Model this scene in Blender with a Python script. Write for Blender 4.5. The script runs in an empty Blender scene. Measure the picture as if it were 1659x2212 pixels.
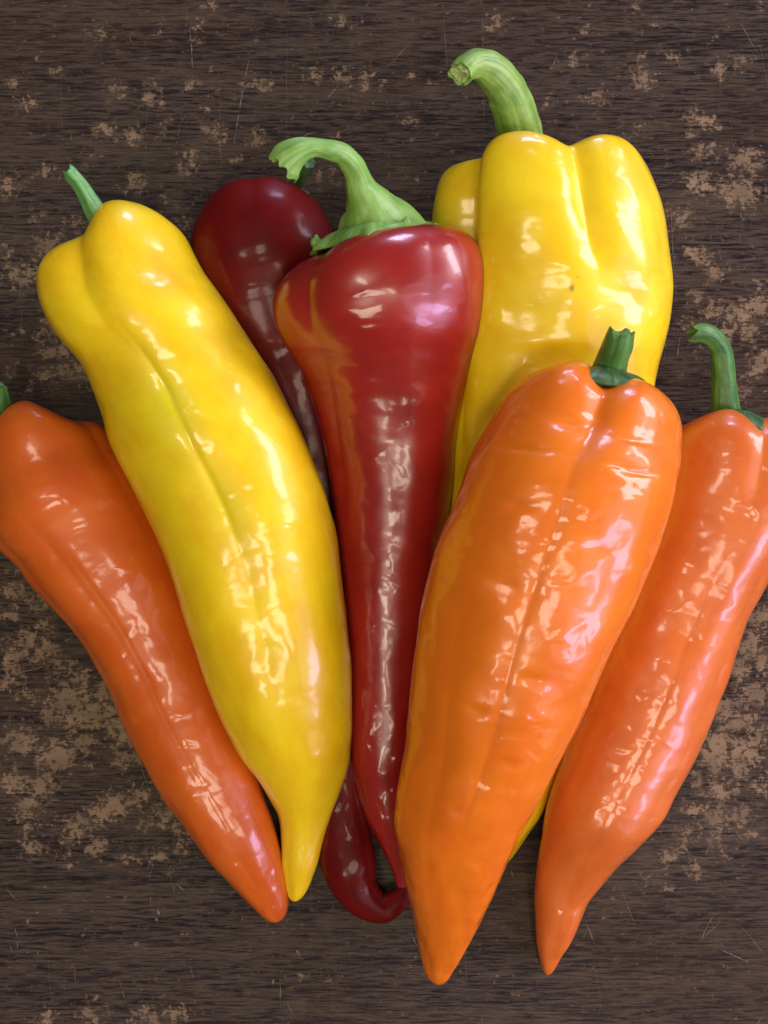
import bpy, bmesh, math, random
import numpy as np
from mathutils import Vector, Matrix

# ------------------------------------------------------------------ camera, world, lamps, exposure
SC = bpy.context.scene
COL = SC.collection
H = 0.50                      # camera height above the table top, metres
WID = 0.30                    # width of table seen across the frame
S = WID / 1659.0              # metres on the table per tracing unit (the photo is 1659 x 2212 of them)
CX, CY = 829.5, 1106.0

cam = bpy.data.cameras.new('camera')
cam.sensor_fit = 'HORIZONTAL'
cam.angle = 2 * math.atan(WID / 2 / H)
cam.clip_start, cam.clip_end = 0.01, 50
camo = bpy.data.objects.new('camera', cam)
camo.location = (0, 0, H)
COL.objects.link(camo)
SC.camera = camo

W = bpy.data.worlds.new('World')
SC.world = W
W.use_nodes = True
bg = W.node_tree.nodes['Background']
bg.inputs[0].default_value = (0.98, 0.93, 0.92, 1)
bg.inputs[1].default_value = 0.05

def lamp(name, loc, target, sx, sy, power, col):
    l = bpy.data.lights.new(name, 'AREA')
    l.shape = 'RECTANGLE'; l.size = sx; l.size_y = sy
    l.energy = power; l.color = col
    o = bpy.data.objects.new(name, l)
    o.location = loc
    d = Vector(target) - Vector(loc)
    o.rotation_euler = d.to_track_quat('-Z', 'Y').to_euler()
    COL.objects.link(o)
    return o
WARM = (1.0, 0.88, 0.69)
lamp('ceiling_lamp', (-0.46, 0.30, 1.75), (0, 0, 0), 0.38, 0.40, 6.5, WARM)
lamp('ceiling_lamp', (-0.22, -1.10, 1.75), (0, 0, 0), 0.38, 0.56, 9.0, WARM)
lamp('ceiling_lamp', (0.40, -0.62, 1.75), (0, 0, 0), 0.36, 0.72, 9.0, WARM)
lamp('window_light', (0.35, 2.2, 0.62), (0, 0, 0), 0.60, 0.55, 24.0, (0.64, 0.65, 1.0))
lamp('window_light', (1.60, 0.75, 0.72), (0, 0, 0), 1.30, 0.60, 33.0, (0.93, 0.88, 1.0))
lamp('window_light', (1.15, -0.72, 0.72), (-0.03, -0.1, 0), 0.60, 0.34, 9.0, (0.66, 0.55, 1.0))
lamp('wall_bounce', (2.0, -0.9, 1.2), (0, 0, 0), 2.6, 2.0, 19.0, (1.0, 0.84, 0.84))

SC.view_settings.view_transform = 'Standard'
SC.view_settings.look = 'None'
SC.view_settings.exposure = 0.0
SC.view_settings.gamma = 1.0
SC.cycles.max_bounces = 8

# ------------------------------------------------------------------ helpers
rng = np.random.default_rng(7)
_perm = np.random.default_rng(3).random(8192)

def vnoise(p):
    """value noise, p (...,3) -> -1..1"""
    p = np.asarray(p, float)
    i = np.floor(p).astype(np.int64); f = p - i
    f = f * f * f * (f * (f * 6 - 15) + 10)
    def h(a, b, c):
        return _perm[((a * 73856093) ^ (b * 19349663) ^ (c * 83492791)) % 8192]
    x, y, z = i[..., 0], i[..., 1], i[..., 2]
    r = 0
    for dx in (0, 1):
        wx = f[..., 0] if dx else 1 - f[..., 0]
        for dy in (0, 1):
            wy = f[..., 1] if dy else 1 - f[..., 1]
            for dz in (0, 1):
                wz = f[..., 2] if dz else 1 - f[..., 2]
                r = r + wx * wy * wz * h(x + dx, y + dy, z + dz)
    return r * 2 - 1

def fbm(p, o=3):
    r = 0; a = 1.0; t = 0
    for k in range(o):
        r = r + a * vnoise(p * (2 ** k) + 17.3 * k); t += a; a *= 0.5
    return r / t

def world(fx, fy, z):
    """where a point seen at tracing coordinates (fx, fy) stands when it is z above the table"""
    k = S * (H - z) / H
    return np.stack([(np.asarray(fx) - CX) * k, (CY - np.asarray(fy)) * k, np.broadcast_to(z, np.shape(fx))], -1)

def spline(pts, ts):
    """Catmull-Rom through pts (n,d) at arc-length parameters -> samples at ts (0..1)"""
    P = np.asarray(pts, float); n = len(P)
    d = np.concatenate([[0], np.cumsum(np.linalg.norm(np.diff(P[:, :2], axis=0), axis=1))])
    d /= d[-1]
    m = np.empty_like(P)
    m[1:-1] = (P[2:] - P[:-2]) / (d[2:] - d[:-2])[:, None]
    m[0] = (P[1] - P[0]) / (d[1] - d[0]); m[-1] = (P[-1] - P[-2]) / (d[-1] - d[-2])
    k = np.clip(np.searchsorted(d, ts, 'right') - 1, 0, n - 2)
    hh = (d[k + 1] - d[k])[:, None]; u = ((ts - d[k]) / (d[k + 1] - d[k]))[:, None]
    return ((2*u**3 - 3*u**2 + 1) * P[k] + (u**3 - 2*u**2 + u) * hh * m[k]
            + (-2*u**3 + 3*u**2) * P[k + 1] + (u**3 - u**2) * hh * m[k + 1])

def periodic(ctrl, th_deg, sigma=9.0):
    c = sorted((a % 360, v) for a, v in ctrl)
    a = np.array([x[0] for x in c]); v = np.array([x[1] for x in c])
    g = np.arange(0, 360, 1.0)
    y = np.interp(g, np.r_[a - 360, a, a + 360], np.r_[v, v, v])
    k = np.arange(-40, 41); w = np.exp(-0.5 * (k / sigma) ** 2); w /= w.sum()
    y = np.convolve(np.r_[y[-40:], y, y[:40]], w, 'valid')
    return np.interp(th_deg % 360, np.r_[g, 360], np.r_[y, y[0]])

def link(name, me, mat, parent=None):
    me.materials.append(mat)
    o = bpy.data.objects.new(name, me)
    COL.objects.link(o)
    if parent is not None:
        o.parent = parent
        o.matrix_parent_inverse = Matrix.Translation(-parent.location)
    return o

def mesh_from(name, V, F, uv=None, smooth=True, attrs=None):
    me = bpy.data.meshes.new(name)
    V = np.asarray(V, np.float32)
    me.vertices.add(len(V)); me.vertices.foreach_set('co', V.ravel())
    loops = [i for f in F for i in f]
    starts = np.cumsum([0] + [len(f) for f in F])[:-1]
    me.loops.add(len(loops)); me.loops.foreach_set('vertex_index', loops)
    me.polygons.add(len(F)); me.polygons.foreach_set('loop_start', starts.tolist())
    me.update(calc_edges=True)
    me.validate()
    if uv is not None:
        a = me.attributes.new('skin_uv', 'FLOAT_VECTOR', 'POINT')
        a.data.foreach_set('vector', np.asarray(uv, np.float32).ravel())
    for k, v in (attrs or {}).items():
        a = me.attributes.new(k, 'FLOAT', 'POINT')
        a.data.foreach_set('value', np.asarray(v, np.float32).ravel())
    if smooth:
        me.polygons.foreach_set('use_smooth', [True] * len(me.polygons))
    return me

def grid_faces(nr, nt, close_first=True, close_last=True):
    F = []
    for i in range(nr - 1):
        a = i * nt; b = a + nt
        for j in range(nt):
            k = (j + 1) % nt
            F.append((a + j, b + j, b + k, a + k))
    return F

# ------------------------------------------------------------------ material helpers
class NT:
    def __init__(s, name):
        s.m = bpy.data.materials.new(name); s.m.use_nodes = True
        s.t = s.m.node_tree; s.b = s.t.nodes['Principled BSDF']
    def n(s, typ, **kw):
        x = s.t.nodes.new(typ)
        for k, v in kw.items():
            setattr(x, k, v)
        return x
    def l(s, a, b):
        s.t.links.new(a, b)
    def val(s, sock, v):
        if isinstance(v, bpy.types.NodeSocket): s.l(v, sock)
        else: sock.default_value = v
    def math(s, op, a, b=0.0, clamp=False):
        x = s.n('ShaderNodeMath', operation=op, use_clamp=clamp)
        s.val(x.inputs[0], a); s.val(x.inputs[1], b)
        return x.outputs[0]
    def mapr(s, v, a, b, c=0.0, d=1.0, smooth=True):
        x = s.n('ShaderNodeMapRange'); x.interpolation_type = 'SMOOTHSTEP' if smooth else 'LINEAR'
        s.val(x.inputs[0], v)
        for i, q in enumerate((a, b, c, d)): x.inputs[i + 1].default_value = q
        return x.outputs[0]
    def mix(s, f, a, b):
        x = s.n('ShaderNodeMix', data_type='RGBA')
        s.val(x.inputs[0], f); s.val(x.inputs[6], a); s.val(x.inputs[7], b)
        return x.outputs[2]
    def scale(s, vec, sc):
        x = s.n('ShaderNodeMapping'); s.l(vec, x.inputs[0]); x.inputs[3].default_value = sc
        return x.outputs[0]
    def noise(s, vec, scale=1.0, detail=2.0, rough=0.5, dist=0.0):
        x = s.n('ShaderNodeTexNoise'); s.l(vec, x.inputs['Vector'])
        x.inputs['Scale'].default_value = scale; x.inputs['Detail'].default_value = detail
        x.inputs['Roughness'].default_value = rough; x.inputs['Distortion'].default_value = dist
        return x.outputs[0]
    def attr(s, name):
        x = s.n('ShaderNodeAttribute'); x.attribute_name = name
        return x

def rgb(r, g, b):
    f = lambda c: (c / 255 / 12.92) if c <= 10 else ((c / 255 + 0.055) / 1.055) ** 2.4
    return (f(r), f(g), f(b), 1)

def skin_mat(name, base, alt, pale, tint=None, bump=0.35, rough=0.38, sss=0.12, coat=0.8, cr=0.11, spec=0.35):
    """glossy pepper skin: waxy coat over a slightly translucent flesh colour, fine crosswise wrinkles"""
    T = NT(name); b = T.b
    uv = T.attr('skin_uv').outputs['Vector']
    pos = T.n('ShaderNodeTexCoord').outputs['Object']
    n1 = T.noise(T.scale(uv, (45, 60, 1)), 1.0, 4, 0.6)
    col = T.mix(T.mapr(n1, 0.33, 0.68), base, alt)
    # faint lengthwise veins and paler freckles in the flesh
    vn = T.noise(T.scale(uv, (18, 420, 1)), 1.0, 3, 0.6, 0.8)
    col = T.mix(T.mapr(vn, 0.52, 0.72, 0.0, 0.2), col, alt)
    fr = T.noise(uv, 420.0, 2)
    col = T.mix(T.mapr(fr, 0.60, 0.75, 0.0, 0.16), col, pale)
    if tint is not None:
        t = T.attr('tint').outputs['Fac']
        col = T.mix(t, col, tint)
    # dust specks and tiny scars
    sp = T.noise(uv, 900.0, 1)
    spot = T.mapr(sp, 0.80, 0.83)
    col = T.mix(T.math('MULTIPLY', spot, 0.5), col, (0.12, 0.07, 0.03, 1))
    T.l(col, b.inputs['Base Color'])
    b.inputs['Roughness'].default_value = rough
    b.inputs['Specular IOR Level'].default_value = spec
    b.inputs['Coat Weight'].default_value = coat
    T.l(T.mapr(T.noise(uv, 70.0, 3), 0.35, 0.7, cr, cr + 0.10), b.inputs['Coat Roughness'])
    b.inputs['Coat IOR'].default_value = 1.45
    b.inputs['Subsurface Weight'].default_value = sss
    b.inputs['Subsurface Radius'].default_value = (1.0, 0.45, 0.12)
    b.inputs['Subsurface Scale'].default_value = 0.004
    # crosswise wrinkles: elongated round the pepper, only in patches
    w1 = T.noise(T.scale(uv, (150, 90, 1)), 1.0, 0.7, 0.4, 0.5)
    w2 = T.noise(T.scale(uv, (80, 80, 1)), 1.0, 0.5)
    w3 = T.noise(uv, 800.0, 2)
    patch = T.mapr(T.noise(T.scale(uv, (38, 50, 1)), 1.0, 2), 0.34, 0.64, 0.25, 1.0)
    hgt = T.math('ADD', T.math('MULTIPLY', T.math('MULTIPLY', w1, patch), 2.3), T.math('MULTIPLY', w2, 2.2))
    hgt = T.math('ADD', hgt, T.math('MULTIPLY', w3, 0.06))
    bp = T.n('ShaderNodeBump'); bp.inputs['Strength'].default_value = bump; bp.inputs['Distance'].default_value = 0.0012
    T.l(hgt, bp.inputs['Height'])
    bq = T.n('ShaderNodeBump'); bq.inputs['Strength'].default_value = bump * 0.18; bq.inputs['Distance'].default_value = 0.0012
    T.l(hgt, bq.inputs['Height'])
    T.l(bq.outputs[0], b.inputs['Normal']); T.l(bp.outputs[0], b.inputs['Coat Normal'])
    return T.m

def stem_mat(name, base, alt, rough=0.42, pale=None):
    T = NT(name); b = T.b
    uv = T.attr('skin_uv').outputs['Vector']
    n1 = T.noise(T.scale(uv, (40, 500, 1)), 1.0, 3)      # lengthwise fibres
    n2 = T.noise(uv, 160.0, 3)
    f = T.mapr(T.math('ADD', T.math('MULTIPLY', n1, 0.6), T.math('MULTIPLY', n2, 0.4)), 0.36, 0.64)
    col = T.mix(f, base, alt)
    T.l(col, b.inputs['Base Color'])
    b.inputs['Roughness'].default_value = rough
    b.inputs['Specular IOR Level'].default_value = 0.45
    b.inputs['Subsurface Weight'].default_value = 0.1
    b.inputs['Subsurface Radius'].default_value = (0.4, 1.0, 0.15)
    b.inputs['Subsurface Scale'].default_value = 0.002
    bp = T.n('ShaderNodeBump'); bp.inputs['Strength'].default_value = 0.35; bp.inputs['Distance'].default_value = 0.0006
    T.l(T.math('ADD', n1, T.math('MULTIPLY', T.noise(uv, 600.0, 2), 0.5)), bp.inputs['Height'])
    T.l(bp.outputs[0], b.inputs['Normal'])
    return T.m

# ------------------------------------------------------------------ the table top
def build_table():
    x0, x1, y0, y1, st = -0.46, 0.46, -0.50, 0.50, 0.0025
    nx = int(round((x1 - x0) / st)) + 1; ny = int(round((y1 - y0) / st)) + 1
    X, Y = np.meshgrid(np.linspace(x0, x1, nx), np.linspace(y0, y1, ny))
    # worn places where the printed grain has rubbed off, at their places on the table
    P = [(735,45,18,.9),(770,55,9,.8),(215,75,20,.9),(118,155,11,1.2),(680,162,16,1.1),(735,164,18,1.2),(785,172,22,1.1),
         (830,180,10,.7),(28,180,17,1),(60,222,20,1),(560,184,18,1),(590,186,12,1),(535,185,14,1),(415,183,14,1),(325,213,22,1),(250,192,20,1),
         (325,175,12,1),(350,265,14,.7),(228,280,24,1.1),(288,294,20,1.2),(300,318,10,.9),(350,300,14,.6),(410,343,22,.9),(405,368,20,.9),
         (460,283,24,.9),(480,300,14,.9),(555,300,20,1.1),(512,345,12,1),(293,398,28,1.0),(200,335,20,.6),(95,368,18,1),(20,400,26,1),
         (80,470,20,.7),(165,488,26,1),(105,535,34,1.1),(360,440,16,.8),(398,480,22,.7),(445,235,14,.8),(465,190,9,.9),(90,28,9,.7),
         (425,75,14,.9),(342,62,14,.8),(430,52,14,.8),(455,12,14,1),(558,82,8,1),(450,150,9,.7),(640,250,8,.6),(765,95,9,.5),(700,375,20,1),(895,390,8,.9),
         (1075,45,20,1),(1060,65,10,1),(1265,65,14,1),(1380,8,10,.8),(1370,18,20,.7),(1410,52,12,.9),(1270,20,10,.8),(1240,128,20,.9),
         (1385,170,24,1.2),(1290,210,22,1.0),(1190,215,12,1),(1300,185,10,.9),(1455,122,16,.9),(1380,125,16,.9),(1555,150,20,1.1),(1600,135,18,1),
         (1490,245,18,1),(1522,262,20,1.1),(1495,288,14,1),(1375,280,18,.9),(1550,275,10,1),(1535,332,20,1),(1510,325,18,1),(1610,345,30,1.25),
         (1510,398,27,1.3),(1600,415,34,1.3),(1570,410,22,1.2),(1470,470,26,1.1),(1500,545,22,1.1),(1525,560,20,1.1),(1545,590,20,1.1),(1645,660,30,1.2),
         (1540,670,26,1.1),(1600,680,30,1.2),(1570,720,20,1.1),(1615,720,24,1.0),(1500,640,20,.9),(1480,700,18,.9),(1640,610,16,1),(1650,780,26,1.2),
         (1630,800,22,1.1),(1600,850,26,1),(1430,650,14,.8),(1510,760,14,.6),
         (880,258,12,.9),(900,270,10,.9),(880,300,8,.8),(930,180,10,.8),(890,165,9,1),
         (65,592,30,1.1),(30,600,24,1),(15,540,20,.8),(120,680,22,1.0),(95,725,20,.9),(110,690,22,1),(150,757,20,1),(110,762,24,1.1),(35,720,14,.8),(95,808,20,1.0),
         (215,812,34,1.2),(180,805,24,1.1),(135,800,26,1),(225,845,22,.9),(60,840,16,.8),(20,800,16,.8),(190,735,14,.7),(245,835,20,.9),(120,842,12,.8),
         # lower left, the most worn stretch
         (28,1275,26,1.1),(80,1300,26,1.0),(60,1235,20,.8),(20,1330,20,1),(100,1350,22,.9),(55,1385,28,1.1),(105,1400,26,1.1),(25,1425,30,1.1),(130,1440,24,1),
         (85,1418,24,1),(170,1460,24,1),(20,1470,26,1.1),(150,1505,40,1.2),(60,1500,24,.8),(235,1495,30,1.1),(250,1545,34,1.1),(200,1540,40,1.2),(110,1545,26,1.2),(160,1555,26,1.2),
         (45,1600,36,1.25),(120,1635,36,1.35),(180,1610,30,1.1),(270,1590,36,1.1),(290,1530,30,1.2),(270,1640,26,1.1),(320,1620,26,1),(355,1760,30,1.1),(345,1680,22,1),
         (25,1690,34,1.1),(90,1700,34,1.2),(60,1745,28,1.2),(165,1790,34,1.1),(215,1760,30,1.1),(250,1740,34,1.2),(300,1720,26,1.0),(210,1830,26,1.1),
         (70,1830,22,1.1),(280,1855,22,.9),(345,1850,26,.9),(430,1800,30,.9),(380,1790,20,.9),(140,1850,20,.8),(310,1780,20,.8),(60,1790,22,.9),(390,1835,18,.9),
         # lower right
         (1640,1330,34,1.2),(1620,1390,30,1.2),(1650,1430,26,1.1),(1590,1440,34,1.25),(1630,1500,36,1.2),(1560,1530,30,1.2),(1600,1560,34,1.1),(1550,1600,34,1.25),(1610,1620,36,1.25),
         (1640,1590,26,1),(1545,1640,34,1.25),(1600,1660,26,1.1),(1560,1710,30,1.2),(1640,1700,24,1),(1510,1690,24,1),(1545,1770,28,1.2),(1500,1750,22,1),(1600,1760,26,1.1),(1620,1800,22,.9),
         (1480,1800,22,1),(1540,1810,20,.9),(1470,1840,18,.9),(1440,1850,20,1),(1500,1880,22,1),(1560,1850,18,.7),(1400,1900,14,.8),(1445,1920,14,.8),
         (320,2200,30,1.0),(200,2195,26,1.0),(380,2190,26,1),(100,2205,26,.9),(340,2120,14,.4),(900,2090,10,.5),(985,2085,8,.6)]
    r2 = random.Random(5)
    for _ in range(150):
        P.append((r2.uniform(-700, 2360), r2.uniform(-500, 2700), r2.uniform(7, 16), r2.uniform(.5, .85)))
    for _ in range(160):                       # the table beyond what the photo shows
        x, y = r2.uniform(-1500, 3200), r2.uniform(-1400, 3600)
        if -40 < x < 1700 and -40 < y < 2250: continue
        P.append((x, y, r2.uniform(14, 36), r2.uniform(.9, 1.2)))
    Wr = np.zeros_like(X)
    for fx, fy, r, a in P:
        px, py = (fx - CX) * S, (CY - fy) * S
        rr = r * S * 1.02
        i0, i1 = np.searchsorted(X[0], [px - 4 * rr, px + 4 * rr]); j0, j1 = np.searchsorted(Y[:, 0], [py - 4 * rr, py + 4 * rr])
        d2 = ((X[j0:j1, i0:i1] - px) / (1.15 * rr)) ** 2 + ((Y[j0:j1, i0:i1] - py) / (0.95 * rr)) ** 2
        g = a * np.exp(-0.9 * d2)
        Wr[j0:j1, i0:i1] = np.maximum(Wr[j0:j1, i0:i1], g) + 0.10 * np.minimum(Wr[j0:j1, i0:i1], g)
    V = np.stack([X, Y, np.zeros_like(X)], -1).reshape(-1, 3)
    idx = np.arange(nx * ny).reshape(ny, nx)
    F = np.stack([idx[:-1, :-1], idx[:-1, 1:], idx[1:, 1:], idx[1:, :-1]], -1).reshape(-1, 4).tolist()
    # rim and underside: a slab 24 mm thick
    ring = np.concatenate([idx[0, :], idx[1:, -1], idx[-1, -2::-1], idx[-2:0:-1, 0]])
    lo = V[ring] + np.array([0, 0, -0.024])
    n0 = len(V); V = np.concatenate([V, lo]); m = len(ring)
    for k in range(m):
        q = (k + 1) % m
        F.append((int(ring[k]), int(n0 + k), int(n0 + q), int(ring[q])))
    F.append(tuple(int(n0 + k) for k in range(m))[::-1])
    wear = np.concatenate([Wr.ravel(), np.zeros(m)])
    me = mesh_from('tabletop', V, F, smooth=False, attrs={'wear': wear})
    T = NT('worn_dark_woodgrain_laminate'); b = T.b
    co = T.n('ShaderNodeTexCoord').outputs['Object']
    # printed grain running left to right
    g1 = T.noise(T.scale(co, (80, 1000, 1)), 1.0, 3, 0.65, 0.5)
    g2 = T.noise(T.scale(co, (220, 2300, 1)), 1.0, 2, 0.6, 0.3)
    g3 = T.noise(T.scale(co, (9, 95, 1)), 1.0, 3, 0.5, 0.5)
    g4 = T.noise(T.scale(co, (6, 14, 1)), 1.0, 3)
    ga = T.math('ADD', T.math('MULTIPLY', g1, 0.72), T.math('MULTIPLY', g2, 0.28))
    ga = T.math('ADD', ga, T.math('MULTIPLY', T.math('SUBTRACT', g3, 0.5), 0.28))
    cr = T.n('ShaderNodeValToRGB'); T.l(ga, cr.inputs[0])
    e = cr.color_ramp.elements
    e[0].position = 0.385; e[0].color = (0.010, 0.0085, 0.0110, 1)
    e[1].position = 0.63; e[1].color = (0.076, 0.056, 0.042, 1)
    q = e.new(0.45); q.color = (0.024, 0.0180, 0.0190, 1)
    q = e.new(0.50); q.color = (0.047, 0.0345, 0.0285, 1)
    col = T.mix(T.mapr(g4, 0.35, 0.7), cr.outputs[0], T.mix(0.35, cr.outputs[0], (0.050, 0.027, 0.014, 1)))
    # wear
    w = T.attr('wear').outputs['Fac']
    r1 = T.noise(co, 330.0, 8, 0.76, 0.25)
    r3 = T.noise(T.scale(co, (260, 1300, 1)), 1.0, 3, 0.6)
    wv = T.math('ADD', w, T.math('MULTIPLY', T.math('SUBTRACT', r1, 0.5), 5.4))
    wv = T.math('ADD', wv, T.math('MULTIPLY', T.math('SUBTRACT', r3, 0.5), 1.7))
    wm = T.mapr(wv, 0.80, 0.92)
    wm2 = T.mapr(wv, 0.30, 0.80, 0.0, 0.50)
    tan = T.mix(T.mapr(T.noise(co, 90.0, 4), 0.35, 0.65), (0.16, 0.112, 0.074, 1), (0.24, 0.165, 0.105, 1))
    col = T.mix(wm2, col, (0.115, 0.075, 0.047, 1))
    col = T.mix(T.math('MULTIPLY', wm, 0.9), col, tan)
    T.l(col, b.inputs['Base Color'])
    ro = T.math('ADD', T.mapr(g2, 0.3, 0.7, 0.42, 0.52), T.math('MULTIPLY', wm, 0.22))
    ro = T.math('ADD', ro, T.mapr(T.noise(co, 22.0, 3), 0.35, 0.7, -0.04, 0.08))
    T.l(ro, b.inputs['Roughness'])
    b.inputs['Specular IOR Level'].default_value = 0.06
    bp = T.n('ShaderNodeBump'); bp.inputs['Strength'].default_value = 0.35; bp.inputs['Distance'].default_value = 0.0003
    T.l(T.math('SUBTRACT', ga, T.math('MULTIPLY', wm, 0.35)), bp.inputs['Height'])
    T.l(bp.outputs[0], b.inputs['Normal'])
    o = link('tabletop', me, T.m)
    o['kind'] = 'structure'
    o['label'] = 'dark brown wood-grain tabletop with tan worn patches and fine scratches'
    return o
table = build_table()

def build_scratches():
    V, F = [], []
    def stroke(pts, w):
        P = np.array([world(x, y, 0.0)[:2] for x, y in pts])
        n = len(P); b0 = len(V)
        for i in range(n):
            d = P[min(i + 1, n - 1)] - P[max(i - 1, 0)]; d /= np.linalg.norm(d) + 1e-12
            nrm = np.array([-d[1], d[0]]); ww = w * S * (0.25 + math.sin(math.pi * (i + 0.3) / (n - 0.4))) * 0.5
            for s in (-1, 1):
                q = P[i] + s * nrm * ww
                V.append((q[0], q[1], 0.00012))
        for i in range(n - 1):
            F.append((b0 + 2*i, b0 + 2*i + 2, b0 + 2*i + 3, b0 + 2*i + 1))
    r = random.Random(11)
    def line(x0, y0, x1, y1, w, bend=0.0):
        n = 10; L = math.hypot(x1 - x0, y1 - y0)
        nx, ny = -(y1 - y0) / L, (x1 - x0) / L
        pts = []
        for i in range(n + 1):
            t = i / n; o = bend * 4 * t * (1 - t) + r.uniform(-.5, .5)
            pts.append((x0 + (x1 - x0) * t + nx * o, y0 + (y1 - y0) * t + ny * o))
        stroke(pts, w)
    for a in [(540,120,503,330,2.2,2),(408,60,415,170,1.6,-3),(735,180,705,215,1.4,0),(402,0,404,55,1,0),(690,285,640,305,1.3,4),(1585,20,1640,120,1.2,2),
              (1042,0,1046,290,1.0,0),(955,0,968,170,.8,0),(820,160,905,70,1.0,2),(1205,115,1192,150,1.8,0),(1300,230,1360,185,1.1,0),
              (38,1215,30,1260,1.4,0),(0,1460,95,1440,1.8,2),(20,1540,36,1680,1.0,2),(250,1300,236,1330,1.2,0),
              (372,1900,410,1935,1.6,0),(365,1880,378,1930,1.2,0),(300,1640,320,1700,.9,0),(330,1890,350,1895,1.2,0),(480,1830,520,1850,1.8,0),
              (30,2000,38,2050,1.6,-3),(20,2040,32,2068,1.6,0),(15,1920,40,1950,1.2,0),(325,1930,326,1960,2,0),(158,2080,162,2130,1.6,-2),
              (255,2110,270,2160,1.4,0),(410,2080,424,2125,1.5,2),(320,2190,330,2240,1,0),(600,2060,640,2090,.8,3),(605,2110,606,2180,1.2,0),
              (620,2165,632,2190,2,0),(890,2020,905,2052,1.8,0),(430,1950,440,2000,.7,0),(560,1930,580,2000,.8,0),(670,1860,672,1980,.6,0),(590,1780,595,1900,.6,0),
              (1097,1840,1112,1905,1.8,2),(1265,1990,1285,2040,1.8,0),(1345,1930,1372,2000,1,0),(1540,1980,1515,2030,1.9,2),(1515,2030,1560,1985,.8,0),
              (1600,2000,1650,2060,1.1,0),(1555,2050,1620,2080,2,0),(1525,1845,1540,1800,2,0),(1500,1850,1545,1852,1.4,2),(1420,1880,1460,1870,1.6,0),(1590,1800,1605,1815,1.8,0),
              (1540,1690,1560,1730,1.1,0),(1450,640,1438,700,1.2,0),(1470,720,1462,790,1.6,1),(1440,620,1436,780,.8,0),(1540,720,1550,860,.7,0),(1600,455,1600,480,1.6,0),
              (1450,430,1462,640,.8,3),(1530,640,1535,780,.6,0),(1640,90,1659,190,.8,0),(1405,530,1412,560,1.4,0),
              (130,120,134,300,.5,0),(470,100,480,420,.5,0),(620,40,618,330,.5,0),(320,150,316,420,.5,2),(240,640,170,720,.8,0),(5,980,70,1180,.5,5),
              (40,560,50,760,.5,0),(860,2140,1000,2180,.5,6),(100,2000,110,2160,.5,0),(1000,1990,1010,2140,.5,0),(1280,2060,1300,2180,.5,0)]:
        line(*a)
    for x, y, L, an in ((119, 360, 9, -25), (129, 1969, 11, -40), (342, 1970, 13, -65), (338, 1986, 9, -70), (516, 2108, 11, -80), (644, 2058, 15, -60), (1540, 2150, 5, 20), (590, 2120, 10, 80), (60, 1990, 10, 75)):
        c, q = math.cos(math.radians(an)) * L / 2, math.sin(math.radians(an)) * L / 2
        line(x - c, y + q, x + c, y - q, 4.5)
    for _ in range(150):
        x, y = r.uniform(-700, 2360), r.uniform(-600, 2800)
        L = r.choice([12, 18, 26, 40, 80, 130]) * r.uniform(.7, 1.3)
        an = math.radians(90 + r.gauss(0, 26))
        line(x, y, x + L * math.cos(an), y + L * math.sin(an), r.uniform(.35, .9) if L > 60 else r.uniform(.6, 1.5), r.gauss(0, 2))
    me = mesh_from('scratches', V, F, smooth=False)
    T = NT('scratched_lacquer')
    c = T.n('ShaderNodeTexCoord').outputs['Object']
    f = T.mapr(T.noise(c, 500.0, 3), 0.35, 0.65)
    T.l(T.mix(f, (0.085, 0.066, 0.055, 1), (0.20, 0.16, 0.125, 1)), T.b.inputs['Base Color'])
    T.b.inputs['Roughness'].default_value = 0.55
    T.l(T.mapr(T.noise(T.scale(c, (200, 200, 1)), 1.0, 5, 0.7), 0.36, 0.56, 0.05, 0.85), T.b.inputs['Alpha'])
    o = link('scratches', me, T.m, table)
    o['kind'] = 'stuff'
build_scratches()

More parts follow.
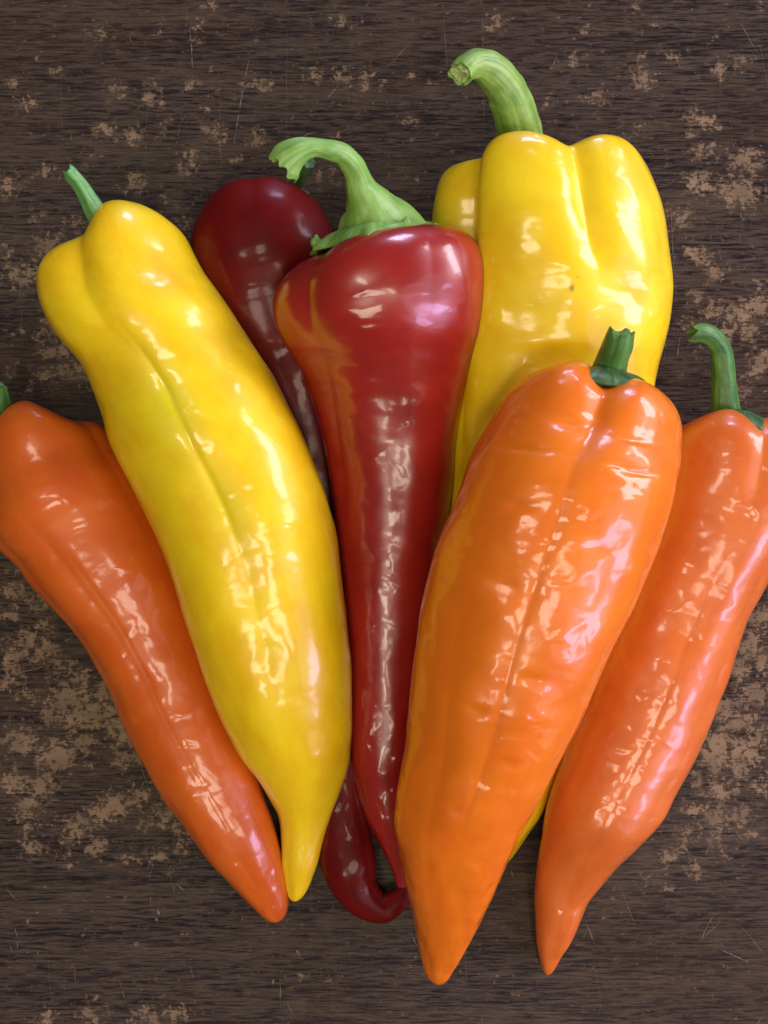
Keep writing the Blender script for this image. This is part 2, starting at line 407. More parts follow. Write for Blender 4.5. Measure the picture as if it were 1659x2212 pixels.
# ------------------------------------------------------------------ peppers
NT_ = 288
def pepper_body(stations, tip, base, th, capc, caph, grooves=(), lumps=0.0010, wrinkle=0.00012, box=1.0, seed=0.0,
                nrings=360, tint=None, dents=(), tip_cleft=0.0, lobes=()):
    """Body of a pepper as one closed skin.  stations: pairs of outline points (Lx,Ly,Rx,Ry) or (cx,cy,half width), from the
    shoulder to the tip; base: heights of its underside along the way; th: thickness over width; caph: how far the shoulder
    rises, by angle round the pepper (0 right, 90 towards the ceiling, 180 left)."""
    ts = np.linspace(0, 1, nrings)
    A = np.asarray(stations, float)
    if A.shape[1] == 4:
        B = np.concatenate([(A[:, :2] + A[:, 2:]) / 2, (A[:, 2:] - A[:, :2]) / 2], 1)
        Q = spline(B, ts); C, E = Q[:, :2], Q[:, 2:]
        T = np.gradient(C, axis=0); T /= np.linalg.norm(T, axis=1)[:, None]
    else:
        Q = spline(A, ts); C = Q[:, :2]
        T = np.gradient(C, axis=0); T /= np.linalg.norm(T, axis=1)[:, None]
        E = np.stack([T[:, 1], -T[:, 0]], 1) * Q[:, 2:3]
    hw = np.linalg.norm(E, axis=1)
    bt = np.interp(ts, [b[0] for b in base], [b[1] for b in base])
    k = np.exp(-0.5 * (np.arange(-40, 41) / 16.0) ** 2); k /= k.sum()
    bt = np.convolve(np.pad(bt, 40, mode='edge'), k, 'valid')
    tht = np.interp(ts, [b[0] for b in th], [b[1] for b in th])
    Tz = hw * S * tht * 0.9
    zc = bt + Tz
    th_ = np.linspace(0, 360, NT_, endpoint=False)
    tr = np.radians(th_)
    def section(t):
        R = np.ones(NT_)
        for ctrl in grooves:
            tt = [c[0] for c in ctrl]
            ang = np.interp(t, tt, [c[1] for c in ctrl]); dep = np.interp(t, tt, [c[2] for c in ctrl]); wd = np.interp(t, tt, [c[3] for c in ctrl])
            d = (th_ - ang + 180) % 360 - 180
            R = R - dep * np.exp(-np.abs(d / wd) ** 1.5)
        for (t0, t1, n, ph, amp) in lobes:
            f = np.clip((t - t0) / max(t1 - t0, 1e-6), 0, 1)
            R = R + amp * (1 - f) * np.cos(n * (tr - math.radians(ph)))
        X = R * np.cos(tr); Z = R * np.sin(tr)
        lo, hi = X.min(), X.max()
        X = (X - (lo + hi) / 2) / ((hi - lo) / 2)
        Z = Z / max(-Z.min(), 1e-6)
        return X, Z
    rings, tv, uu = [], [], []
    hcap = periodic(caph, th_)
    X0, Z0 = section(0.0)
    nc = 70
    phis = np.linspace(math.pi, 0, nc, endpoint=False)     # pit -> shoulder -> body
    for ph in phis:
        c, s = math.cos(ph), math.sin(ph)
        cc = math.copysign(abs(c) ** box, c) if c > 0 else c
        if c < 0:
            rho = capc + capc * 0.9 * c
            ax = hcap.copy() * (0.35 + 0.65 * s)
        else:
            rho = capc + (1 - capc) * cc
            ax = hcap * s
        cx = C[0, 0] + E[0, 0] * X0 * rho - T[0, 0] * ax
        cy = C[0, 1] + E[0, 1] * X0 * rho - T[0, 1] * ax
        z = zc[0] + Tz[0] * Z0 * rho
        kz = S * (H - zc[0]) / H
        rings.append(np.stack([(cx - CX) * kz, (CY - cy) * kz, z], -1)); tv.append(-0.1 * s if c >= 0 else -0.15)
    for i in range(nrings):
        X, Z = section(ts[i])
        cx = C[i, 0] + E[i, 0] * X; cy = C[i, 1] + E[i, 1] * X
        z = zc[i] + Tz[i] * Z
        kz = S * (H - zc[i]) / H
        rings.append(np.stack([(cx - CX) * kz, (CY - cy) * kz, z], -1)); tv.append(ts[i])
    tipv = np.asarray(tip, float)
    X, Z = section(1.0)
    if tip_cleft:
        pass
    tl = np.linalg.norm(tipv - C[-1]); k8 = nrings // 25
    dl = np.linalg.norm(C[-1] - C[-1 - k8])
    slope = float(np.clip((hw[-1] - hw[-1 - k8]) / dl, -1.5, 0.0)) * tl / hw[-1]
    bq = float(np.clip(0.5 + slope, -0.45, 0.3))
    for ph in np.linspace(0, math.pi / 2, 30)[1:]:
        s = math.sin(ph); c = max(math.sqrt(max(1 - s, 0)) * (1 + bq * s), 0.004)
        cc = C[-1] + (tipv - C[-1]) * s
        cx = cc[0] + E[-1, 0] * X * c; cy = cc[1] + E[-1, 1] * X * c
        z = zc[-1] - 0.25 * Tz[-1] * s + Tz[-1] * Z * c
        kz = S * (H - zc[-1]) / H
        rings.append(np.stack([(cx - CX) * kz, (CY - cy) * kz, z], -1)); tv.append(1.0 + 0.02 * s)
    G = np.array(rings); tv = np.array(tv)
    for _ in range(50):                                    # no seam where shoulder and flank meet
        w = np.exp(-0.5 * ((np.arange(len(G)) - nc) / 12.0) ** 2)[1:-1, None, None] * 0.5
        G[1:-1] += w * ((G[:-2] + G[2:]) / 2 - G[1:-1])
    nr = len(G)
    # lengthwise/round coordinates of the skin, in metres
    du = np.linalg.norm(np.diff(G.mean(1), axis=0), axis=1)
    step = np.median(np.linalg.norm(np.diff(G, axis=0), axis=2), axis=1)
    u = np.concatenate([[0], np.cumsum(step)])
    rad = np.interp(np.linspace(0, 1, nr), np.linspace(0, 1, nrings), hw * S)
    U = np.repeat(u[:, None], NT_, 1); Vv = np.repeat(tr[None, :], nr, 0) * float(np.mean(hw * S))
    # normals, then relief along them
    gu = np.gradient(G, axis=0); gv = np.roll(G, -1, 1) - np.roll(G, 1, 1)
    N = np.cross(gu, gv); N /= (np.linalg.norm(N, axis=2, keepdims=True) + 1e-15)
    cen = G.mean(1, keepdims=True)
    if ((G - cen) * N).sum(2).mean() < 0: N = -N
    fade = np.clip((nr - 1 - np.arange(nr)) / 70.0, 0, 1)[:, None]
    ang = np.stack([np.cos(tr), np.sin(tr)], -1)
    p3 = np.concatenate([np.repeat(u[:, None, None], NT_, 1), np.repeat(ang[None] * float(np.mean(hw * S)), nr, 0)], 2)
    big = fbm(p3 * np.array([42, 36, 36]) + seed, 2) * lumps
    wk = fbm(p3 * np.array([190, 80, 80]) + seed * 3 + 5, 2)
    msk = np.clip(0.5 + 1.3 * vnoise(p3 * 55 + seed + 9), 0, 1)
    D = (big + wk * msk * wrinkle * 0.6) * fade
    for (t, a, dep, lt, la) in dents:      # dents and creases: centre along, angle, depth, length along, width round
        dt = (tv[:, None] - t) / lt
        da = ((th_[None] - a + 180) % 360 - 180) / la
        D -= dep * np.exp(-(dt ** 2 + da ** 2))
    G = G + N * D[..., None]
    G[..., 2] = np.maximum(G[..., 2], 0.0003)
    Vt = G.reshape(-1, 3); F = grid_faces(nr, NT_)
    c0 = len(Vt); Vt = np.concatenate([Vt, G[0].mean(0)[None], G[-1].mean(0)[None]])
    for j in range(NT_):
        q = (j + 1) % NT_
        F.append((c0, j, q)); F.append((c0 + 1, (nr - 1) * NT_ + q, (nr - 1) * NT_ + j))
    UV = np.stack([U, Vv, np.zeros_like(U)], -1).reshape(-1, 3)
    UV = np.concatenate([UV, UV[:1], UV[-1:]])
    TI = np.zeros((nr, NT_))
    for (t, a, amp, lt, la) in (tint or ()):
        dt = (tv[:, None] - t) / lt
        da = ((th_[None] - a + 180) % 360 - 180) / la
        TI = np.maximum(TI, amp * np.exp(-(dt ** 2 + da ** 2)))
    TI = np.concatenate([TI.ravel(), [0, 0]])
    info = dict(zc=zc, Tz=Tz, C=C)
    return mesh_from('body', Vt, F, uv=UV, attrs={'tint': TI}), info

def tube(path, n=28, ridges=5, ridge=0.08, seed=0.0, jag=0.0, hollow=0.0, rough=0.04, flat=1.0, nr=70, close_start=True, twist=0.0):
    """stalk swept along points (fx, fy, height, radius in tracing units)"""
    P = np.asarray(path, float)
    ts = np.linspace(0, 1, nr)
    W3 = np.array([world(p[0], p[1], p[2]) for p in P])
    Q = spline(np.c_[P[:, :2], W3, P[:, 3] * S * (H - P[:, 2]) / H], ts)
    C, R = Q[:, 2:5], Q[:, 5]
    T = np.gradient(C, axis=0); T /= np.linalg.norm(T, axis=1)[:, None]
    up = np.array([0, 0, 1.0]); a = np.cross(T[0], up); a /= np.linalg.norm(a)
    G = []
    tr = np.linspace(0, 2 * math.pi, n, endpoint=False)
    L = np.concatenate([[0], np.cumsum(np.linalg.norm(np.diff(C, axis=0), axis=1))])
    for i in range(nr):
        a = a - T[i] * (a @ T[i]); a /= np.linalg.norm(a)
        b = np.cross(T[i], a)
        w = 1 + ridge * np.cos(ridges * tr + twist * ts[i])
        w = w + rough * vnoise(np.stack([np.cos(tr) * 2, np.sin(tr) * 2, np.full(n, L[i] * 300)], -1) + seed)
        p = C[i] + R[i] * w[:, None] * (np.cos(tr)[:, None] * a + flat * np.sin(tr)[:, None] * b)
        if jag:
            f = max(0.0, (ts[i] - 0.6) / 0.4)
            p = p + T[i] * (jag * S * f * vnoise(np.stack([np.cos(tr) * 2.2, np.sin(tr) * 2.2, np.full(n, 3.0)], -1) + seed * 2))[:, None]
        G.append(p)
    e = G[-1]; c = e.mean(0)
    for f, d in ((0.93, 0.01), (0.80, hollow * 0.5), (0.5, hollow), (0.2, hollow * 1.05)):
        G.append(c + (e - c) * f - T[-1] * d * R[-1])
    G = np.array(G); m = len(G)
    F = grid_faces(m, n)
    Vt = G.reshape(-1, 3); k = len(Vt)
    Vt = np.concatenate([Vt, G[-1].mean(0)[None], G[0].mean(0)[None]])
    for j in range(n):
        q = (j + 1) % n
        F.append((k, (m - 1) * n + q, (m - 1) * n + j)); F.append((k + 1, j, q))
    u = np.concatenate([L, np.full(m - nr, L[-1])])
    UV = np.stack([np.repeat(u[:, None], n, 1), np.repeat(tr[None], m, 0) * float(np.mean(R)), np.zeros((m, n))], -1).reshape(-1, 3)
    UV = np.concatenate([UV, UV[:1], UV[:1]])
    return mesh_from('stem', Vt, F, uv=UV)

def calyx(cen, axis, up, rx, ry, depth, points=5, amp=0.25, seed=0.0, thick=0.0011, rise=0.35, wob=0.12):
    """the green cap where stalk meets fruit: a drooping, scalloped collar.  cen/axis/up in metres"""
    cen, axis, up = np.array(cen, float), np.array(axis, float), np.array(up, float)
    axis /= np.linalg.norm(axis); side = np.cross(axis, up); side /= np.linalg.norm(side); up = np.cross(side, axis)
    n = 96; tr = np.linspace(0, 2 * math.pi, n, endpoint=False)
    ed = 1 + amp * np.maximum(0, np.cos(points * tr + seed)) ** 3 + wob * vnoise(np.stack([np.cos(tr) * 2.5, np.sin(tr) * 2.5, np.full(n, seed)], -1))
    prof = [(0.10, rise, 0), (0.25, rise * .8, 0), (0.42, rise * .45, 0), (0.62, rise * .12, 0), (0.82, -0.10, .6), (0.95, -0.28, .9), (1.0, -0.40, 1), (0.99, -0.47, 1)]
    G = []
    for f, h, w in prof:
        r = f * (1 + (ed - 1) * w)
        G.append(cen + rx * (r * np.cos(tr))[:, None] * side + ry * (r * np.sin(tr))[:, None] * up
                 + axis * (depth * (h + 0.05 * w * vnoise(np.stack([np.cos(tr) * 3, np.sin(tr) * 3, np.full(n, seed + 4)], -1))))[:, None])
    for f, h, w in prof[::-1][1:]:
        r = f * 0.97 * (1 + (ed - 1) * w)
        G.append(cen + rx * (r * np.cos(tr))[:, None] * side + ry * (r * np.sin(tr))[:, None] * up + axis * (depth * h - thick))
    G = np.array(G); m = len(G)
    F = grid_faces(m, n)
    Vt = G.reshape(-1, 3)
    UV = np.stack([np.repeat(np.arange(m)[:, None] * 0.002, n, 1), np.repeat(tr[None], m, 0) * rx, np.zeros((m, n))], -1).reshape(-1, 3)
    return mesh_from('calyx', Vt, F, uv=UV)

def thing(name, label, cat, loc, group):
    o = bpy.data.objects.new(name, None)
    o.empty_display_size = 0.02
    o.location = loc
    COL.objects.link(o)
    o['label'] = label; o['category'] = cat; o['group'] = group
    return o
GROUP = 'peppers fanned out on the table'

def base_pt(info):
    i = len(info['C']) // 2
    p = world(info['C'][i, 0], info['C'][i, 1], 0.0)
    return (float(p[0]), float(p[1]), float(info['zc'][i] - info['Tz'][i]))

# skins
M_YEL = skin_mat('yellow_pepper_skin', (0.86, 0.63, 0.008, 1), (0.80, 0.50, 0.004, 1), (0.88, 0.72, 0.10, 1), tint=(0.52, 0.56, 0.01, 1), bump=0.33)
M_BELL = skin_mat('golden_pepper_skin', (0.84, 0.62, 0.008, 1), (0.78, 0.50, 0.003, 1), (0.88, 0.72, 0.10, 1), tint=(0.05, 0.035, 0.012, 1), bump=0.5)
M_ORA = skin_mat('orange_pepper_skin', (0.74, 0.180, 0.006, 1), (0.70, 0.150, 0.005, 1), (0.80, 0.27, 0.03, 1), tint=(0.76, 0.25, 0.01, 1), bump=0.55)
M_ORB = skin_mat('deep_orange_pepper_skin', (0.62, 0.125, 0.010, 1), (0.57, 0.095, 0.007, 1), (0.70, 0.21, 0.03, 1), tint=(0.74, 0.22, 0.01, 1), bump=0.5)
M_ORR = skin_mat('pale_orange_pepper_skin', (0.62, 0.150, 0.022, 1), (0.57, 0.120, 0.016, 1), (0.70, 0.23, 0.05, 1), tint=(0.74, 0.22, 0.01, 1), bump=0.5)
M_RED = skin_mat('red_pepper_skin', (0.32, 0.016, 0.010, 1), (0.25, 0.010, 0.008, 1), (0.34, 0.03, 0.015, 1), tint=(0.42, 0.07, 0.01, 1), bump=0.6, rough=0.30, spec=0.55)
M_DRK = skin_mat('dark_red_pepper_skin', (0.135, 0.005, 0.004, 1), (0.090, 0.004, 0.004, 1), (0.17, 0.010, 0.007, 1), tint=(0.28, 0.012, 0.01, 1), bump=0.3, coat=0.26, cr=0.10, spec=0.10)
# greens
G_LIME = stem_mat('lime_green_stem', rgb(104, 150, 60), rgb(136, 176, 92))
G_BELL = stem_mat('pale_green_stem', rgb(105, 145, 58), rgb(142, 175, 86))
G_BLUE = stem_mat('bluish_green_stem', rgb(84, 145, 72), rgb(118, 170, 102))
G_DARK = stem_mat('dark_green_stem', rgb(52, 98, 42), rgb(84, 132, 62))
G_DEEP = stem_mat('deep_green_calyx', rgb(40, 74, 38), rgb(72, 108, 62))
G_PITH = stem_mat('pale_pith', rgb(125, 155, 75), rgb(190, 200, 135), rough=0.6)

# ---- dark red pepper, lowest, behind the bright red one
me, I = pepper_body([(568,535,156),(573,575,163),(586,640,161),(605,720,149),(630,820,129),(655,920,112),(678,1020,98),(700,1150,84),(716,1300,74),(724,1450,67),
                     (729,1600,61),(733,1700,57),(740,1785,57),(752,1865,60),(776,1928,46),(823,1961,33),(862,1943,25)],
                    (892, 1918), [(0, 0), (1, 0.001)], [(0, .86), (.2, .66), (.7, .66), (.9, .85), (1, .9)], 0.36,
                    [(0, 120), (60, 142), (95, 137), (130, 144), (180, 120), (270, 130)],
                    grooves=[[(0, 92, .05, 18), (.25, 92, .02, 16), (.5, 92, 0, 16)]], lumps=0.0006, seed=2.0)
t = thing('red_pepper', 'dark maroon pepper lying lowest, behind the bright red one, with a hooked tip', 'pepper', base_pt(I), GROUP)
link('body', me, M_DRK, t)
z0 = float(I['zc'][0])
cw = world(588, 400, z0)
link('calyx', calyx(cw, (0.05, 1, 0.25), (0, -0.25, 1), 0.0120, 0.0105, 0.006, 5, .2, 1.0), G_DEEP, t)
link('stem', tube([(640, 398, z0, 13), (650, 384, z0 + .004, 12), (661, 366, z0 + .009, 12), (668, 352, z0 + .013, 13)], seed=3, hollow=.2, jag=5), G_DEEP, t)

# ---- orange pepper at the left edge
me, I = pepper_body([(-35,1060,235,935),(-27,1125,268,990),(5,1185,298,1045),(40,1222,326,1095),(80,1272,354,1150),(120,1322,382,1210),(162,1372,407,1270),
                     (210,1448,432,1345),(240,1502,452,1410),(266,1562,472,1475),(320,1660,517,1580),(360,1730,547,1650),(402,1792,573,1720),(443,1852,593,1785),
                     (488,1900,607,1850),(530,1945,617,1905),(558,1973,622,1945)],
                    (601, 1993), [(0, 0), (1, 0.001)], [(0, .86), (1, .9)], 0.48,
                    [(0, 45), (35, 54), (75, 126), (105, 128), (150, 112), (180, 80), (270, 90)],
                    grooves=[[(0, 28, .06, 16), (.2, 28, .03, 16), (.5, 40, .0, 16)], [(0, 112, .0, 12), (.2, 108, .03, 9), (.5, 100, .022, 9), (.9, 92, .016, 9), (1, 92, .01, 9)],
                             [(0, 150, .05, 14), (.4, 150, .03, 12), (1, 150, .0, 12)], [(.18, 100, 0, 2.4), (.24, 99, .008, 2.4), (.8, 88, .007, 2.4), (.88, 88, 0, 2.4)]],
                    lumps=0.0012, seed=11.0, wrinkle=0.00022)
t = thing('orange_pepper', 'orange-red pepper at the left edge of the frame, partly under the long yellow one', 'pepper', base_pt(I), GROUP)
link('body', me, M_ORB, t)
z0 = float(I['zc'][0])
link('stem', tube([(22, 935, z0, 30), (8, 905, z0 + .004, 26), (-2, 870, z0 + .010, 24), (-10, 835, z0 + .014, 22)], seed=5, jag=6), G_DARK, t)
link('calyx', calyx(world(26, 938, z0), (-0.5, 1, 0.2), (0.1, -0.2, 1), 0.011, 0.010, 0.007, 5, .25, 2.2), G_DEEP, t)

# ---- yellow bell pepper, upper right
me, I = pepper_body([(934,500,1440,540),(934,560,1447,605),(937,640,1447,665),(942,720,1437,735),(948,800,1420,808),(955,900,1405,900),(960,1000,1398,1000),(965,1100,1390,1100),
                     (970,1200,1372,1200),(978,1300,1342,1310),(988,1400,1305,1420),(1000,1490,1270,1510),(1010,1560,1257,1557),(1025,1640,1228,1632),(1040,1720,1192,1719),
                     (1050,1765,1172,1762),(1058,1805,1142,1802),(1070,1850,1108,1849)],
                    (1085, 1868), [(0, 0), (1, 0.001)], [(0, .80), (.18, .76), (.4, .62), (1, .66)], 0.70,
                    [(0, 180), (32, 214), (62, 206), (77, 160), (92, 188), (113, 198), (132, 184), (145, 145), (163, 142), (180, 152), (270, 180)],
                    grooves=[[(0, 77, .15, 9), (.05, 74, .08, 15), (.12, 70, .03, 20), (.25, 70, .015, 22), (.4, 72, 0, 20)], [(0, 143, .20, 9), (.1, 145, .14, 10), (.25, 150, .08, 12), (.5, 155, .0, 12)],
                             [(0, 225, .12, 14), (.3, 225, .05, 14), (.6, 225, 0, 14)], [(0, 320, .12, 14), (.3, 320, .05, 14), (.6, 320, 0, 14)]],
                    lumps=0.0016, seed=23.0, box=.8, wrinkle=0.00018,
                    dents=[(.13, 108, .0012, .03, 22), (.20, 96, .0010, .02, 30), (.29, 100, .0012, .02, 30), (.10, 55, .0014, .035, 14)],
                    tint=[(.100, 86.5, .9, .005, 1.0), (.084, 83.5, .4, .002, 0.9)])
t = thing('yellow_bell_pepper', 'broad yellow bell pepper with three lobes and a thick bent stem', 'pepper', base_pt(I), GROUP)
link('body', me, M_BELL, t)
z0 = float(I['zc'][0])
bst = link('stem', tube([(1140, 420, z0, 54), (1130, 340, z0 + .002, 50), (1121, 280, z0 + .006, 48), (1108, 232, z0 + .012, 46), (1088, 186, z0 + .018, 42), (1058, 150, z0 + .024, 38), (1030, 138, z0 + .028, 32),
                   (1008, 146, z0 + .031, 28), (994, 160, z0 + .034, 27)], seed=8, ridges=6, ridge=.03, jag=7, hollow=.25, nr=110, n=48), G_BELL, t)
ce = tube([(1001, 153.5, z0 + .0325, 19), (996, 158, z0 + .0336, 20), (992.6, 161.6, z0 + .0343, 18)], seed=2, ridges=3, ridge=.10, jag=6, hollow=.3, rough=.25, nr=12, n=28)
ce.name = 'cut_end'
link('cut_end', ce, G_PITH, bst)

# ---- bright red pepper in the middle
me, I = pepper_body([(588,660,1056,592),(592,705,1051,650),(612,745,1042,720),(640,790,1025,780),(666,850,1006,860),(690,925,991,945),(705,985,980,1030),(716,1060,970,1100),
                     (727,1150,958,1180),(737,1260,942,1290),(744,1380,927,1400),(750,1490,916,1500),(756,1590,906,1600),(764,1660,899,1660),(777,1715,895,1705),(797,1784,894,1768),
                     (823,1837,896,1825),(845,1880,893,1870),(860,1925,887,1922)],
                    (876, 1946), [(0, .016), (.25, .010), (1, 0.001)], [(0, .84), (1, .92)], 0.50,
                    [(0, 104), (25, 112), (45, 110), (90, 104), (118, 100), (135, 76), (155, 86), (180, 72), (270, 95)],
                    grooves=[[(0, 133, .08, 12), (.1, 134, .055, 13), (.25, 140, .045, 12), (.55, 150, .0, 12)], [(0, 62, .03, 14), (.2, 65, .0, 14)],
                             [(.1, 80, .0, 14), (.25, 82, .03, 12), (.6, 84, .0, 14)]],
                    lumps=0.0010, seed=31.0, box=.82, wrinkle=0.00022, tint=[(0.06, 172, .30, .12, 24)])  # tint: orange reflection of the yellow pepper, painted into the left lobe's colour
t = thing('red_pepper', 'bright red pepper in the middle with a hooked pale green stem', 'pepper', base_pt(I), GROUP)
link('body', me, M_RED, t)
z0 = float(I['zc'][0])
zt = z0 + .004
link('stem', tube([(816, 506, zt, 108), (810, 480, zt + .001, 86), (801, 453, zt + .004, 62), (790, 428, zt + .007, 45), (778, 402, zt + .010, 32), (770, 378, zt + .013, 27), (758, 352, zt + .017, 25),
                   (738, 332, zt + .020, 23), (712, 323, zt + .023, 22), (685, 319, zt + .025, 20), (662, 322, zt + .026, 23), (642, 331, zt + .026, 30), (624, 345, zt + .025, 38), (613, 359, zt + .024, 41)],
                  seed=12, ridges=5, ridge=.022, jag=20, hollow=.9, nr=140, n=56, rough=.05), G_LIME, t)
cal = link('calyx', calyx(world(814, 489, z0 + .001), (-.14, 1, .14), (0, -.14, 1), .0212, .0225, .013, 7, .16, 0.6, rise=.5, wob=.22), G_LIME, t)

for fx, fy, r, dz in ((877, 481, 9, .016), (683, 524, 11, .006), (941, 492, 7, .010)):
    bm = bmesh.new(); bmesh.ops.create_icosphere(bm, subdivisions=3, radius=r * S)
    for v in bm.verts: v.co *= 1 + 0.18 * math.sin(v.co.x * 2300 + fx) * math.cos(v.co.y * 1900)
    sm = bpy.data.meshes.new('sepal_tip'); bm.to_mesh(sm); bm.free(); sm.polygons.foreach_set('use_smooth', [True] * len(sm.polygons))
    a = sm.attributes.new('skin_uv', 'FLOAT_VECTOR', 'POINT')
    p = np.zeros(len(sm.vertices) * 3, np.float32); sm.vertices.foreach_get('co', p); a.data.foreach_set('vector', p)
    o = link('sepal_tip', sm, G_LIME, cal); o.location = Vector(world(fx, fy, z0 + dz).tolist()); o.scale = (1, 1.25, 1)

# ---- orange pepper at the right edge
me, I = pepper_body([(1440,960,1740,1020),(1430,1030,1730,1100),(1412,1110,1700,1185),(1385,1190,1657,1261),(1345,1300,1606,1366),(1300,1420,1558,1501),(1255,1540,1513,1612),(1208,1650,1459,1711),
                     (1177,1745,1408,1798),(1166,1830,1329,1881),(1159,1915,1281,1937),(1157,1985,1254,1991),(1158,2035,1230,2040),(1164,2068,1212,2068)],
                    (1184, 2108), [(0, 0), (1, 0.001)], [(0, .9), (1, .9)], 0.5,
                    [(0, 70), (45, 96), (68, 92), (82, 70), (98, 90), (122, 98), (180, 62), (270, 80)],
                    grooves=[[(0, 80, .10, 12), (.12, 85, .04, 14), (.4, 92, .022, 9), (.8, 95, .012, 9), (1, 95, 0, 8)], [(0, 35, .04, 14), (.5, 45, .03, 14), (1, 50, .0, 14)], [(.2, 140, .0, 14), (.5, 138, .03, 12), (.9, 138, .0, 14)], [(.2, 88, 0, 2.6), (.3, 90, .008, 2.6), (.7, 94, .007, 2.6), (.78, 94, 0, 2.6)]],
                    lumps=0.0012, seed=41.0, wrinkle=0.00022)
t = thing('orange_pepper', 'orange pepper at the right edge with a thin dark green curved stem', 'pepper', base_pt(I), GROUP)
link('body', me, M_ORR, t)
z0 = float(I['zc'][0])
link('stem', tube([(1578, 935, z0, 33), (1568, 890, z0 + .002, 31), (1564, 840, z0 + .005, 27), (1562, 795, z0 + .009, 24), (1556, 755, z0 + .012, 23), (1540, 730, z0 + .015, 22), (1520, 719, z0 + .017, 21), (1500, 718, z0 + .018, 19)],
                  seed=15, ridges=5, ridge=.05, jag=12, hollow=.3, nr=110, n=40), G_DARK, t)
link('calyx', calyx(world(1606, 897, z0 + .009), (.15, 1, .30), (0, -.30, 1), .0110, .0085, .006, 5, .2, .4), G_DEEP, t)

# ---- long yellow pepper, left
me, I = pepper_body([(93,625,408,520),(97,650,432,575),(115,700,462,618),(140,745,495,665),(175,792,525,712),(203,845,560,762),(222,890,590,810),(240,950,622,875),(260,1000,650,933),(290,1062,675,993),
                     (322,1132,698,1055),(352,1202,716,1120),(380,1268,730,1185),(402,1335,740,1260),(420,1390,748,1325),(440,1450,754,1390),(461,1512,758,1460),(487,1573,759,1530),(522,1640,757,1595),
                     (560,1690,750,1655),(588,1737,733,1708),(602,1770,714,1755),(608,1820,699,1812),(611,1868,688,1865),(617,1905,674,1902)],
                    (637, 1949), [(0, .010), (.6, .010), (1, 0.004)], [(0, .92), (1, .92)], 0.46,
                    [(0, 55), (30, 100), (60, 120), (85, 112), (106, 68), (122, 62), (148, 68), (180, 52), (270, 80), (330, 50)],
                    grooves=[[(0, 110, .14, 14), (.05, 113, .08, 16), (.12, 110, .04, 16), (.2, 98, .04, 15), (.27, 93, .040, 17), (.33, 95, .022, 18), (.42, 91, .038, 16), (.55, 92, .05, 12), (.75, 92, .03, 14), (1, 90, 0, 14)], [(0, 146, -.13, 26), (.08, 145, -.10, 26), (.22, 140, 0, 26)], [(.1, 102, 0, 3), (.18, 98, .012, 2.6), (.42, 92, .014, 2.6), (.5, 92, 0, 3)],
                             [(0, 330, .06, 16), (.1, 335, .03, 16), (.3, 340, 0, 16)]],
                    lumps=0.0010, seed=52.0, wrinkle=0.00009,
                    tint=[(.26, 100, .55, .08, 18), (.42, 88, .4, .08, 12)])
t = thing('yellow_pepper', 'long yellow pepper on the left, tapering to a narrow pointed tip', 'pepper', base_pt(I), GROUP)
link('body', me, M_YEL, t)
z0 = float(I['zc'][0])
link('stem', tube([(232, 520, z0, 28), (217, 478, z0 + .001, 24), (200, 447, z0 + .003, 20), (182, 415, z0 + .005, 17), (166, 391, z0 + .006, 15), (154, 378, z0 + .007, 15), (147, 371, z0 + .007, 13)],
                  seed=19, ridges=4, ridge=.10, jag=12, hollow=.1, nr=90, n=40), G_BLUE, t)

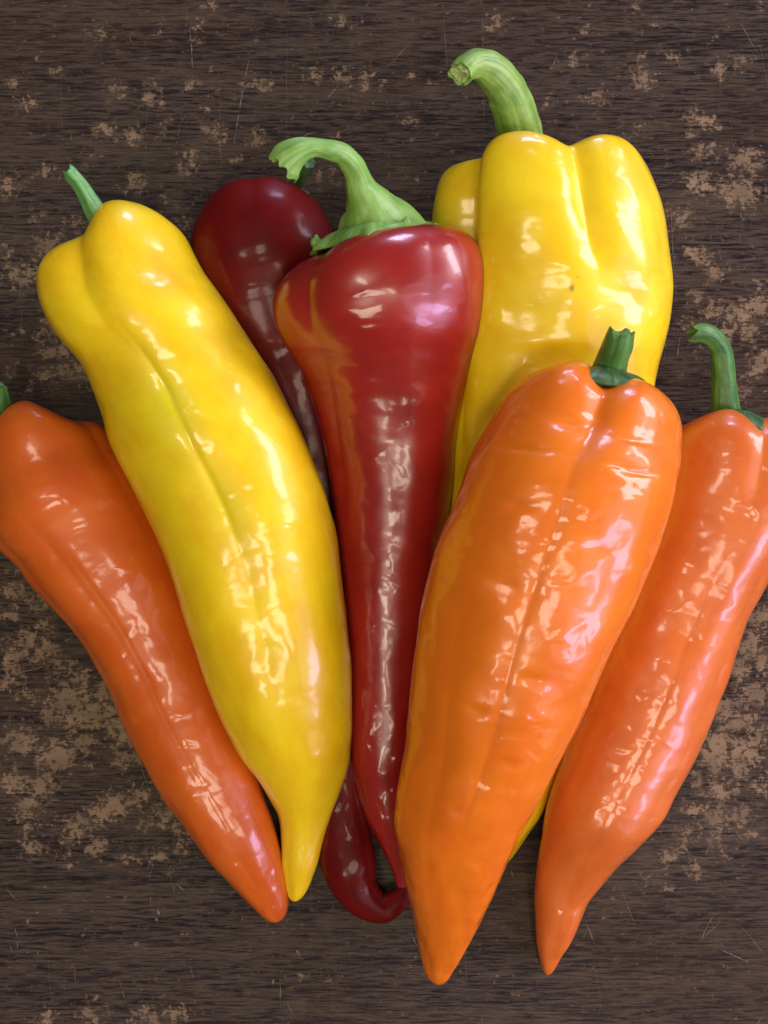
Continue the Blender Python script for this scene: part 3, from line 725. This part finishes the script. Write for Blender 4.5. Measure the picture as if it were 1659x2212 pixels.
# ---- orange pepper on top, right of the middle
me, I = pepper_body([(1075,880,1466,955),(1050,925,1466,985),(1020,982,1460,1025),(993,1045,1448,1090),(970,1112,1428,1155),(950,1170,1402,1225),(934,1222,1372,1297),(915,1290,1342,1367),(904,1350,1313,1427),
                     (896,1420,1285,1487),(890,1490,1256,1555),(884,1552,1226,1612),(879,1612,1196,1668),(869,1662,1170,1718),(859,1718,1142,1768),(856,1768,1118,1812),(862,1830,1092,1868),
                     (872,1890,1064,1932),(885,1950,1042,1980),(896,2003,1020,2028),(906,2052,998,2072),(913,2085,980,2100)],
                    (944, 2129), [(0, .034), (.3, .033), (.6, .029), (.8, .021), (1, 0.009)], [(0, .84), (1, .92)], 0.50,
                    [(0, 80), (40, 105), (64, 110), (80, 96), (92, 66), (104, 90), (122, 130), (150, 108), (180, 75), (270, 95)],
                    grooves=[[(0, 93, .16, 11), (.05, 95, .08, 12), (.12, 98, .02, 14), (.3, 97, .018, 10), (.6, 92, .02, 10), (.8, 90, .012, 10), (1, 90, 0, 9)],
                             [(.1, 58, 0, 14), (.3, 56, .035, 13), (.7, 60, .02, 13), (.9, 60, 0, 14)], [(.3, 135, 0, 14), (.5, 128, .03, 10), (.8, 120, .02, 10), (1, 120, 0, 10)], [(.05, 97, 0, 2.4), (.1, 97, .008, 2.4), (.68, 92, .008, 2.4), (.75, 92, 0, 2.4)]],
                    lumps=0.0014, seed=63.0, wrinkle=0.00020,
                    dents=[(.062, 127, .0009, .006, 15), (.085, 58, .0010, .006, 12), (.075, 72, .0008, .006, 7), (.015, 108, .0009, .008, 9), (.025, 66, .0007, .006, 11), (.16, 118, .0007, .010, 9), (.22, 70, .0008, .012, 9), (.30, 112, .0006, .012, 8), (.45, 80, .0006, .012, 8), (.52, 108, .0006, .010, 8), (.60, 75, .0005, .010, 8), (.70, 100, .0005, .012, 9)])
t = thing('orange_pepper', 'large orange pepper lying on top with a short torn green stem', 'pepper', base_pt(I), GROUP)
link('body', me, M_ORA, t)
z0 = float(I['zc'][0])
link('stem', tube([(1306, 840, z0 + .004, 40), (1312, 812, z0 + .006, 39), (1320, 785, z0 + .009, 35), (1330, 758, z0 + .013, 33), (1337, 738, z0 + .016, 31), (1342, 720, z0 + .018, 28)],
                  seed=27, ridges=5, ridge=.015, jag=14, hollow=.2, nr=90, n=44), G_DARK, t)
link('calyx', calyx(world(1312, 803, z0 + .013), (.10, 1, .34), (0, -.34, 1), .0118, .0068, .006, 5, .16, 1.2), G_DEEP, t)
